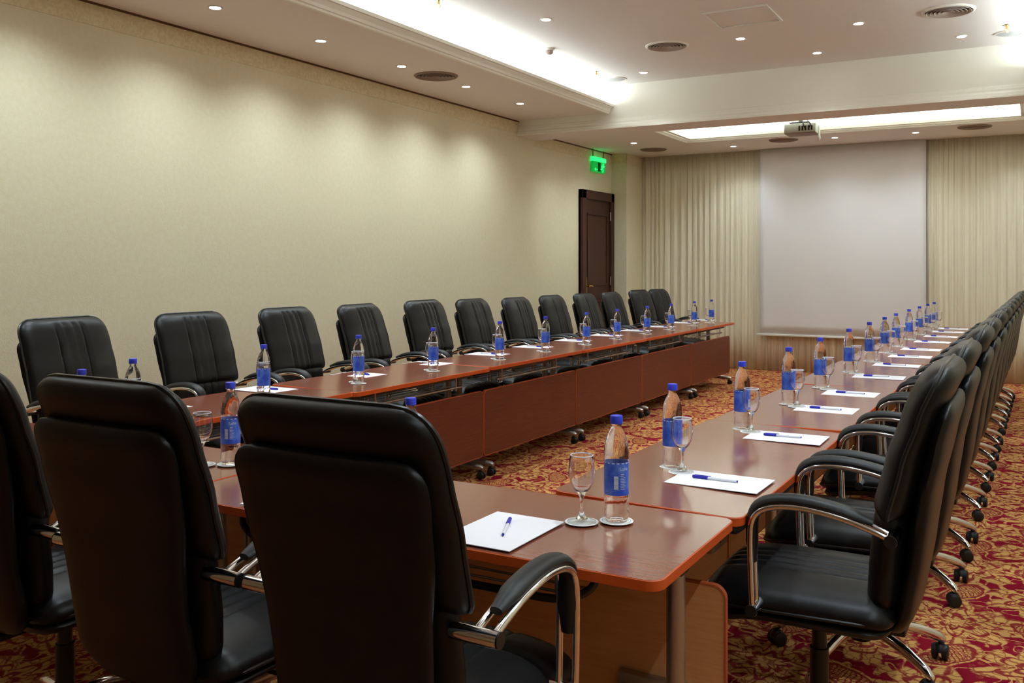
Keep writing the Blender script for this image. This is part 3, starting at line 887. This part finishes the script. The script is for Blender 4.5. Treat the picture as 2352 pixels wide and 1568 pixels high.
# ------------------------------------------------------------------ tables
def make_table(Lg, dp, tilt=0.0):
    t = thing('folding_table', 'x', 'table')
    hx, hy = Lg / 2 - 0.002, dp / 2
    th = 0.024
    loop = rrect(hx - 0.002, hy - 0.002, 0.035, 6)
    b = prism(new(), loop, 'z', 0.74 - th, 0.7405)
    top = obj('tabletop', b, 'top', t)
    b = new()
    lo = rrect(hx, hy, 0.037, 6); k = len(lo)
    li = rrect(hx - 0.003, hy - 0.003, 0.034, 6)
    def rg(pts, z): return [b.verts.new((p[0], p[1], z)) for p in pts]
    rs = [rg(li, 0.7408), rg(lo, 0.7385), rg(lo, 0.74 - th + 0.001), rg(li, 0.74 - th - 0.001)]
    for A, B in zip(rs, rs[1:] + rs[:1]):
        for i in range(k): b.faces.new((A[i], A[(i + 1) % k], B[(i + 1) % k], B[i]))
    obj('edge_band', b, 'edge', top)
    if tilt: top.rotation_euler.x = tilt
    b = new()
    box(b, -hx + 0.05, hx - 0.05, hy - 0.16, hy - 0.12, 0.672, 0.716, 0.003); box(b, -hx + 0.05, hx - 0.05, -hy + 0.14, -hy + 0.18, 0.672, 0.716, 0.003)
    obj('under_rail', b, 'dark_steel', t)
    px = hx - 0.065
    for s in (-1, 1):
        b = new(); cyl(b, (s * px, 0, 0.075), (s * px, 0, 0.70), 0.023, 18)
        lg = obj('leg', b, 'steel', t)
        b = new(); box(b, s * px - 0.018, s * px + 0.018, -0.20, 0.20, 0.69, 0.714, 0.004); box(b, s * px - 0.026, s * px + 0.026, -0.03, 0.03, 0.665, 0.692, 0.006)
        obj('flip_bracket', b, 'dark_steel', lg)
        b = new()
        sweep(b, [(s * px, -hy + 0.03, 0.072), (s * px, -hy + 0.05, 0.078), (s * px, 0, 0.088), (s * px, hy - 0.05, 0.078), (s * px, hy - 0.03, 0.072)], [0.012, 0.02, 0.023, 0.02, 0.012], 12, flat=1.15)
        ft = obj('foot', b, 'steel', t)
        for q in (-1, 1):
            b = new(); cyl(b, (s * px, q * (hy - 0.055), 0.075), (s * px, q * (hy - 0.055), 0.045), 0.008, 8)
            for w in (-1, 1): sweep(b, [(s * px + w * 0.005, q * (hy - 0.045), 0.025), (s * px + w * 0.009, q * (hy - 0.045), 0.025), (s * px + w * 0.021, q * (hy - 0.045), 0.025), (s * px + w * 0.025, q * (hy - 0.045), 0.025)], [0.019, 0.025, 0.025, 0.019], 14)
            box(b, s * px - 0.012, s * px + 0.012, q * (hy - 0.05) - 0.02, q * (hy - 0.05) + 0.02, 0.03, 0.054, 0.005)
            obj('caster', b, 'plastic', ft)
    # modesty panel
    py = hy - 0.075
    pl = rrect(hx - 0.006, 0.218, 0.032, 6)
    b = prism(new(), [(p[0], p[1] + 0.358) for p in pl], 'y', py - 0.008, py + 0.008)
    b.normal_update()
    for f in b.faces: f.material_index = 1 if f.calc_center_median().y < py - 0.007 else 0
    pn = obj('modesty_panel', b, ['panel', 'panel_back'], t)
    b = new()
    lo = [(p[0], p[1] + 0.358) for p in rrect(hx - 0.002, 0.222, 0.036, 6)]
    li = [(p[0], p[1] + 0.358) for p in rrect(hx - 0.007, 0.217, 0.031, 6)]
    k = len(lo)
    def rq(pts, y): return [b.verts.new((p[0], y, p[1])) for p in pts]
    rs = [rq(li, py - 0.0095), rq(lo, py - 0.0085), rq(lo, py + 0.0085), rq(li, py + 0.0095)]
    for A, B in zip(rs, rs[1:] + rs[:1]):
        for i in range(k): b.faces.new((A[i], A[(i + 1) % k], B[(i + 1) % k], B[i]))
    obj('panel_edge', b, 'panel_edge', pn)
    for s in (-1, 1):
        b = new(); box(b, s * (px - 0.13) - 0.10, s * (px - 0.13) + 0.10, py - 0.035, py - 0.008, 0.25, 0.31, 0.003)
        br = obj('panel_bracket', b, 'steel', t)
        b = new(); cyl(b, (s * (px - 0.13), py - 0.036, 0.28), (s * (px - 0.13), py - 0.033, 0.28), 0.01, 12); obj('keyhole', b, 'plastic', br)
    # wire document shelf under the top
    b = new()
    ex = hx - 0.22
    sweep(b, smooth_path([(-ex - 0.02, -hy + 0.14, 0.70), (-ex - 0.01, -hy + 0.11, 0.655), (-ex + 0.06, -hy + 0.10, 0.622), (-ex + 0.2, -hy + 0.10, 0.615), (0, -hy + 0.10, 0.615), (ex - 0.2, -hy + 0.10, 0.615), (ex - 0.06, -hy + 0.10, 0.622), (ex + 0.01, -hy + 0.11, 0.655), (ex + 0.02, -hy + 0.14, 0.70)], 4), 0.010, 10)
    obj('shelf_rail', b, 'dark_steel', t)
    for q in range(7):
        yy = -hy + 0.13 + q * (dp - 0.24) / 6
        b = new(); cyl(b, (-ex + 0.02, yy, 0.625), (ex - 0.02, yy, 0.625), 0.0035, 8)
        obj('shelf_wire', b, 'steel', t)
    b = new(); cyl(b, (-ex, hy - 0.10, 0.628), (ex, hy - 0.10, 0.628), 0.008, 10); obj('shelf_rail', b, 'steel', t)
    for s in (-1, 1):
        b = new(); box(b, s * (ex - 0.07) - 0.008, s * (ex - 0.07) + 0.008, -hy + 0.095, -hy + 0.10, 0.61, 0.716, 0.002); box(b, s * (ex - 0.07) - 0.008, s * (ex - 0.07) + 0.008, hy - 0.10, hy - 0.095, 0.61, 0.716, 0.002)
        obj('shelf_hanger', b, 'steel', t)
    return t

protos = {}
def place_table(Lg, dp, x, y, rz, label, group, tilt=0.0, dz=0.0):
    key = (Lg, dp)
    if key not in protos:
        protos[key] = make_table(Lg, dp)
        t = protos[key]; t.location = (x, y, 0); t.rotation_euler = (0, 0, rz)
        tag(t, label, 'table', group)
    else:
        t = dup(protos[key], (x, y, 0), rz, label, group)
    for c in t.children:
        if c.name.startswith('tabletop'):
            c.rotation_euler = (tilt, 0, 0); c.location = (0, 0, dz + 0.74 * (1 - math.cos(tilt)))
            c.location.y = 0.74 * math.sin(tilt)
    return t
place_table(1.55, 0.575, -1.475, 2.1525, 0, 'brown laminate table with orange edge, nearest the camera at the front', 'front tables', dz=-0.004)
place_table(1.55, 0.575, -3.03, 2.1525, 0, 'brown laminate table at the front left corner behind the chairs', 'front tables', dz=-0.004)
LL = 1.42
tl = [0.008, -0.012, 0.004, 0.0, 0.003, 0.0]
for i in range(6):
    place_table(LL, 0.62, -3.475, 2.45 + LL * (i + 0.5), -PI / 2, 'brown laminate table in the left row before the wall, %s from the front' % NTH[i], 'left row of tables', tilt=tl[i])
RLn = 1.485
tr = [0.016, -0.010, 0.004, 0.0, 0.003, 0.0]
ang = math.radians(0.45)
for i in range(6):
    dd = RLn * (i + 0.5)
    place_table(RLn, 0.57, -0.975 + dd * math.sin(ang), 2.445 + dd * math.cos(ang), PI / 2 - ang, 'brown laminate table in the right row, %s from the camera' % NTH[i], 'right row of tables', tilt=tr[i])

# ------------------------------------------------------------------ bottles, glasses, coasters, paper, pens
ZT = 0.7412
def make_bottle():
    t = thing('water_bottle', 'x', 'bottle')
    R = 0.0325
    prof = [(0, 0.006), (0.018, 0.003), (0.024, 0.0), (0.030, 0.004), (R, 0.014)]
    for q in range(9):
        z = 0.02 + q * 0.0055
        prof.append((R - (0.0012 if q % 2 else 0), z))
    prof += [(R, 0.067), (R - 0.0015, 0.069), (R - 0.0015, 0.157), (R, 0.160), (R + 0.0005, 0.164), (R - 0.0005, 0.170), (R, 0.178), (R - 0.001, 0.19), (0.0295, 0.205), (0.0255, 0.219), (0.0205, 0.231), (0.0155, 0.240), (0.0130, 0.245), (0.0130, 0.252), (0.0152, 0.2525), (0.0152, 0.2545), (0, 0.2545)]
    b = lathe(new(), prof, 56)
    for v in b.verts:
        if 0.175 < v.co.z < 0.236 or 0.018 < v.co.z < 0.066:
            a = math.atan2(v.co.y, v.co.x); f = 1 + 0.022 * math.cos(14 * a)
            v.co.x *= f; v.co.y *= f
    obj('bottle_body', b, 'pet', t, ang=0.9)
    lb = obj('bottle_label', lathe(new(), [(R - 0.0012, 0.071), (R + 0.0003, 0.071), (R + 0.0003, 0.156), (R - 0.0012, 0.156)], 36), 'label', t, ang=0.9)
    c = new(); lathe(c, [(0, 0.2547), (0.0162, 0.2547), (0.0165, 0.257), (0.0165, 0.273), (0.0155, 0.2755), (0, 0.2758)], 28)
    obj('cap', c, 'blue_cap', t)
    # printed marks: wavy upper edge, barcode, text lines, script word
    Rr = R + 0.0006
    def patch(bm, a0, a1, z0, z1, n=6):
        for i in range(n):
            p, q = a0 + (a1 - a0) * i / n, a0 + (a1 - a0) * (i + 1) / n
            vs = [bm.verts.new((Rr * math.cos(p), Rr * math.sin(p), z0)), bm.verts.new((Rr * math.cos(q), Rr * math.sin(q), z0)), bm.verts.new((Rr * math.cos(q), Rr * math.sin(q), z1)), bm.verts.new((Rr * math.cos(p), Rr * math.sin(p), z1))]
            bm.faces.new(vs)
    F0 = -PI / 2
    b = new(); patch(b, F0 - 0.22, F0 + 0.14, 0.088, 0.122); obj('barcode', b, 'barcode', lb, smooth=False)
    b = new()
    for q in range(9): patch(b, F0 + 0.30, F0 + 0.30 + random.uniform(0.3, 0.55), 0.088 + q * 0.0042, 0.0892 + q * 0.0042, 3)
    patch(b, F0 + 0.34, F0 + 0.62, 0.1255, 0.1275, 3)
    for q in range(16): patch(b, q * PI / 8, q * PI / 8 + 0.22, 0.1535, 0.156, 2)
    obj('fine_print', b, 'white_print', lb, smooth=False)['kind'] = 'stuff'
    # script word on the label
    cu = bpy.data.curves.new('word', 'FONT'); cu.body = 'Luna'; cu.size = 0.013; cu.extrude = 0.0
    to = bpy.data.objects.new('word', cu); C.objects.link(to)
    bpy.context.view_layer.update()
    me = bpy.data.meshes.new_from_object(to.evaluated_get(bpy.context.evaluated_depsgraph_get()))
    bpy.data.objects.remove(to)
    for v in me.vertices:
        a = F0 + 0.22 + v.co.x / R
        z = 0.137 + v.co.y
        v.co = Vector((Rr * math.cos(a), Rr * math.sin(a), z))
    me.materials.append(M['white_print'])
    o = bpy.data.objects.new('script_word', me); C.objects.link(o); o.parent = lb
    return t
def make_glass():
    t = thing('wine_glass', 'x', 'glass')
    obj('foot', lathe(new(), [(0, 0.0), (0.036, 0.0), (0.0365, 0.0015), (0.034, 0.003), (0.0162, 0.0072), (0, 0.0072)], 32), 'thin_glass', t)
    prof = [(0, 0.0074), (0.016, 0.0074), (0.010, 0.014), (0.0055, 0.026), (0.0045, 0.045), (0.0055, 0.060), (0.009, 0.070), (0.013, 0.076),
            (0.022, 0.086), (0.030, 0.102), (0.0345, 0.122), (0.0345, 0.140), (0.0325, 0.158), (0.030, 0.172), (0.0293, 0.1735), (0.0285, 0.172),
            (0.031, 0.158), (0.033, 0.140), (0.033, 0.122), (0.0285, 0.103), (0.0205, 0.088), (0.011, 0.080), (0, 0.0785)]
    obj('bowl', lathe(new(), prof, 32), 'glass', t, ang=1.0)
    obj('gilt_rim', lathe(new(), [(0.0300, 0.1720), (0.0302, 0.1738), (0.0293, 0.1745), (0.0284, 0.1738), (0.0284, 0.1720)], 32), 'white_print', t, label='pale rim of the glass')
    return t
def make_coaster():
    t = thing('coaster', 'x', 'coaster')
    obj('disc', lathe(new(), [(0, 0), (0.044, 0), (0.0445, 0.0008), (0.044, 0.0014), (0, 0.0014)], 36), 'coaster', t)
    obj('printed_ring', lathe(new(), [(0.0365, 0.0014), (0.0365, 0.0017), (0.038, 0.0017), (0.038, 0.0014)], 36), 'coaster_ring', t)
    return t
def make_pen():
    t = thing('ballpoint_pen', 'x', 'pen')
    b = new(); cyl(b, (-0.02, 0, 0.0045), (0.07, 0, 0.0045), 0.0042, 10); sweep(b, [(0.07, 0, 0.0045), (0.074, 0, 0.0045)], [0.0042, 0.002], 10); obj('barrel', b, 'pen_body', t)
    b = new(); sweep(b, [(-0.068, 0, 0.0055), (-0.066, 0, 0.0055), (-0.022, 0, 0.0055), (-0.018, 0, 0.0055)], [0.003, 0.005, 0.0055, 0.005], 12); cp = obj('cap', b, 'blue_pen', t)
    b = new(); box(b, -0.06, -0.008, -0.0012, 0.0012, 0.010, 0.0118, 0.0005); obj('clip', b, 'blue_pen', cp)
    b = new(); cyl(b, (0.0735, 0, 0.0045), (0.077, 0, 0.0045), 0.0035, 10); obj('end_plug', b, 'blue_pen', t)
    return t
def make_paper():
    b = box(new(), -0.1025, 0.1025, -0.145, 0.145, 0, 0.0016)
    o = obj('paper_sheet', b, 'paper', smooth=False)
    return tag(o, 'x', 'paper')
KIT = dict(bottle=make_bottle(), glass=make_glass(), coaster=make_coaster(), pen=make_pen(), paper=make_paper())
first = set()
def put(kind, x, y, rz, label, group, z=ZT):
    if kind not in first:
        first.add(kind); o = KIT[kind]; o.location = (x, y, z); o.rotation_euler = (0, 0, rz); o['label'] = label; o['group'] = group
        return o
    return dup(KIT[kind], (x, y, z), rz, label, group)
def setting(px, py, bx, by, gx, gy, rz, where, group, paper=True, pen_rot=0.0, brot=0.0):
    zz = ZT
    if paper:
        put('paper', px, py, rz + random.uniform(-0.03, 0.03), 'white paper sheet ' + where, 'paper sheets ' + group, zz)
        fx, fy = -math.sin(rz), math.cos(rz)
        put('pen', px + fx * 0.02, py + fy * 0.02, rz - PI / 2 + pen_rot + random.uniform(-0.12, 0.12), 'blue-capped pen lying on paper ' + where, 'pens ' + group, zz + 0.0017)
    put('coaster', bx, by, 0, 'round white coaster under bottle ' + where, 'coasters ' + group, zz)
    put('bottle', bx, by, brot, 'clear water bottle with blue label ' + where, 'water bottles ' + group, zz + 0.0016)
    put('coaster', gx, gy, 0, 'round white coaster under glass ' + where, 'coasters ' + group, zz)
    put('glass', gx, gy, 0, 'empty stemmed glass ' + where, 'glasses ' + group, zz + 0.0018)
a0 = math.radians(24)
for (px, bx, w) in ((-1.18, -0.965, 'nearest the camera on the front table'), (-1.85, -1.63, 'behind the nearest chair on the front table'), (-2.55, -2.38, 'between the two nearest chairs on the front table'), (-3.42, -3.17, 'at the far left of the front table')):
    setting(px, 2.025, bx, 2.25, bx - 0.075, 2.195, 0, w, 'on the front tables', pen_rot=0.5 if px > -1.3 else 0.1, brot=a0)
BL = [(-3.35, 2.62), (-3.385, 3.42), (-3.38, 4.16), (-3.365, 4.89), (-3.365, 5.73), (-3.365, 6.44), (-3.36, 7.19), (-3.375, 7.89), (-3.375, 8.64), (-3.37, 9.31), (-3.38, 10.10), (-3.37, 10.70)]
for i, (x, y) in enumerate(BL):
    setting(-3.655, LY[i] + (0.0 if i else 0.05), x, y, x - 0.06, y + 0.055, -PI / 2, 'at the %s place of the left row' % NTH[i], 'on the left tables', brot=random.uniform(1.5, 4.5))
BRy = [2.95, 3.79, 4.57, 5.28, 6.14, 6.93, 7.68, 8.34, 9.19, 9.92, 10.64, 11.18]
BRx = [-1.063, -1.064, -1.055, -1.048, -1.042, -1.038, -1.039, -1.039, -1.033, -1.020, -1.013, -0.999]
PRy = [2.82, 3.67, 4.48, 5.10, 5.96, 6.72, 7.42, 8.10, 8.95, 9.68, 10.40, 10.96]
for i, (x, y) in enumerate(zip(BRx, BRy)):
    setting(-0.862 + 0.008 * (i * 0.75), PRy[i], x, y, x + 0.055, y - 0.062, PI / 2, 'at the %s place of the right row' % NTH[i], 'on the right tables', brot=random.uniform(1.2, 3.4))
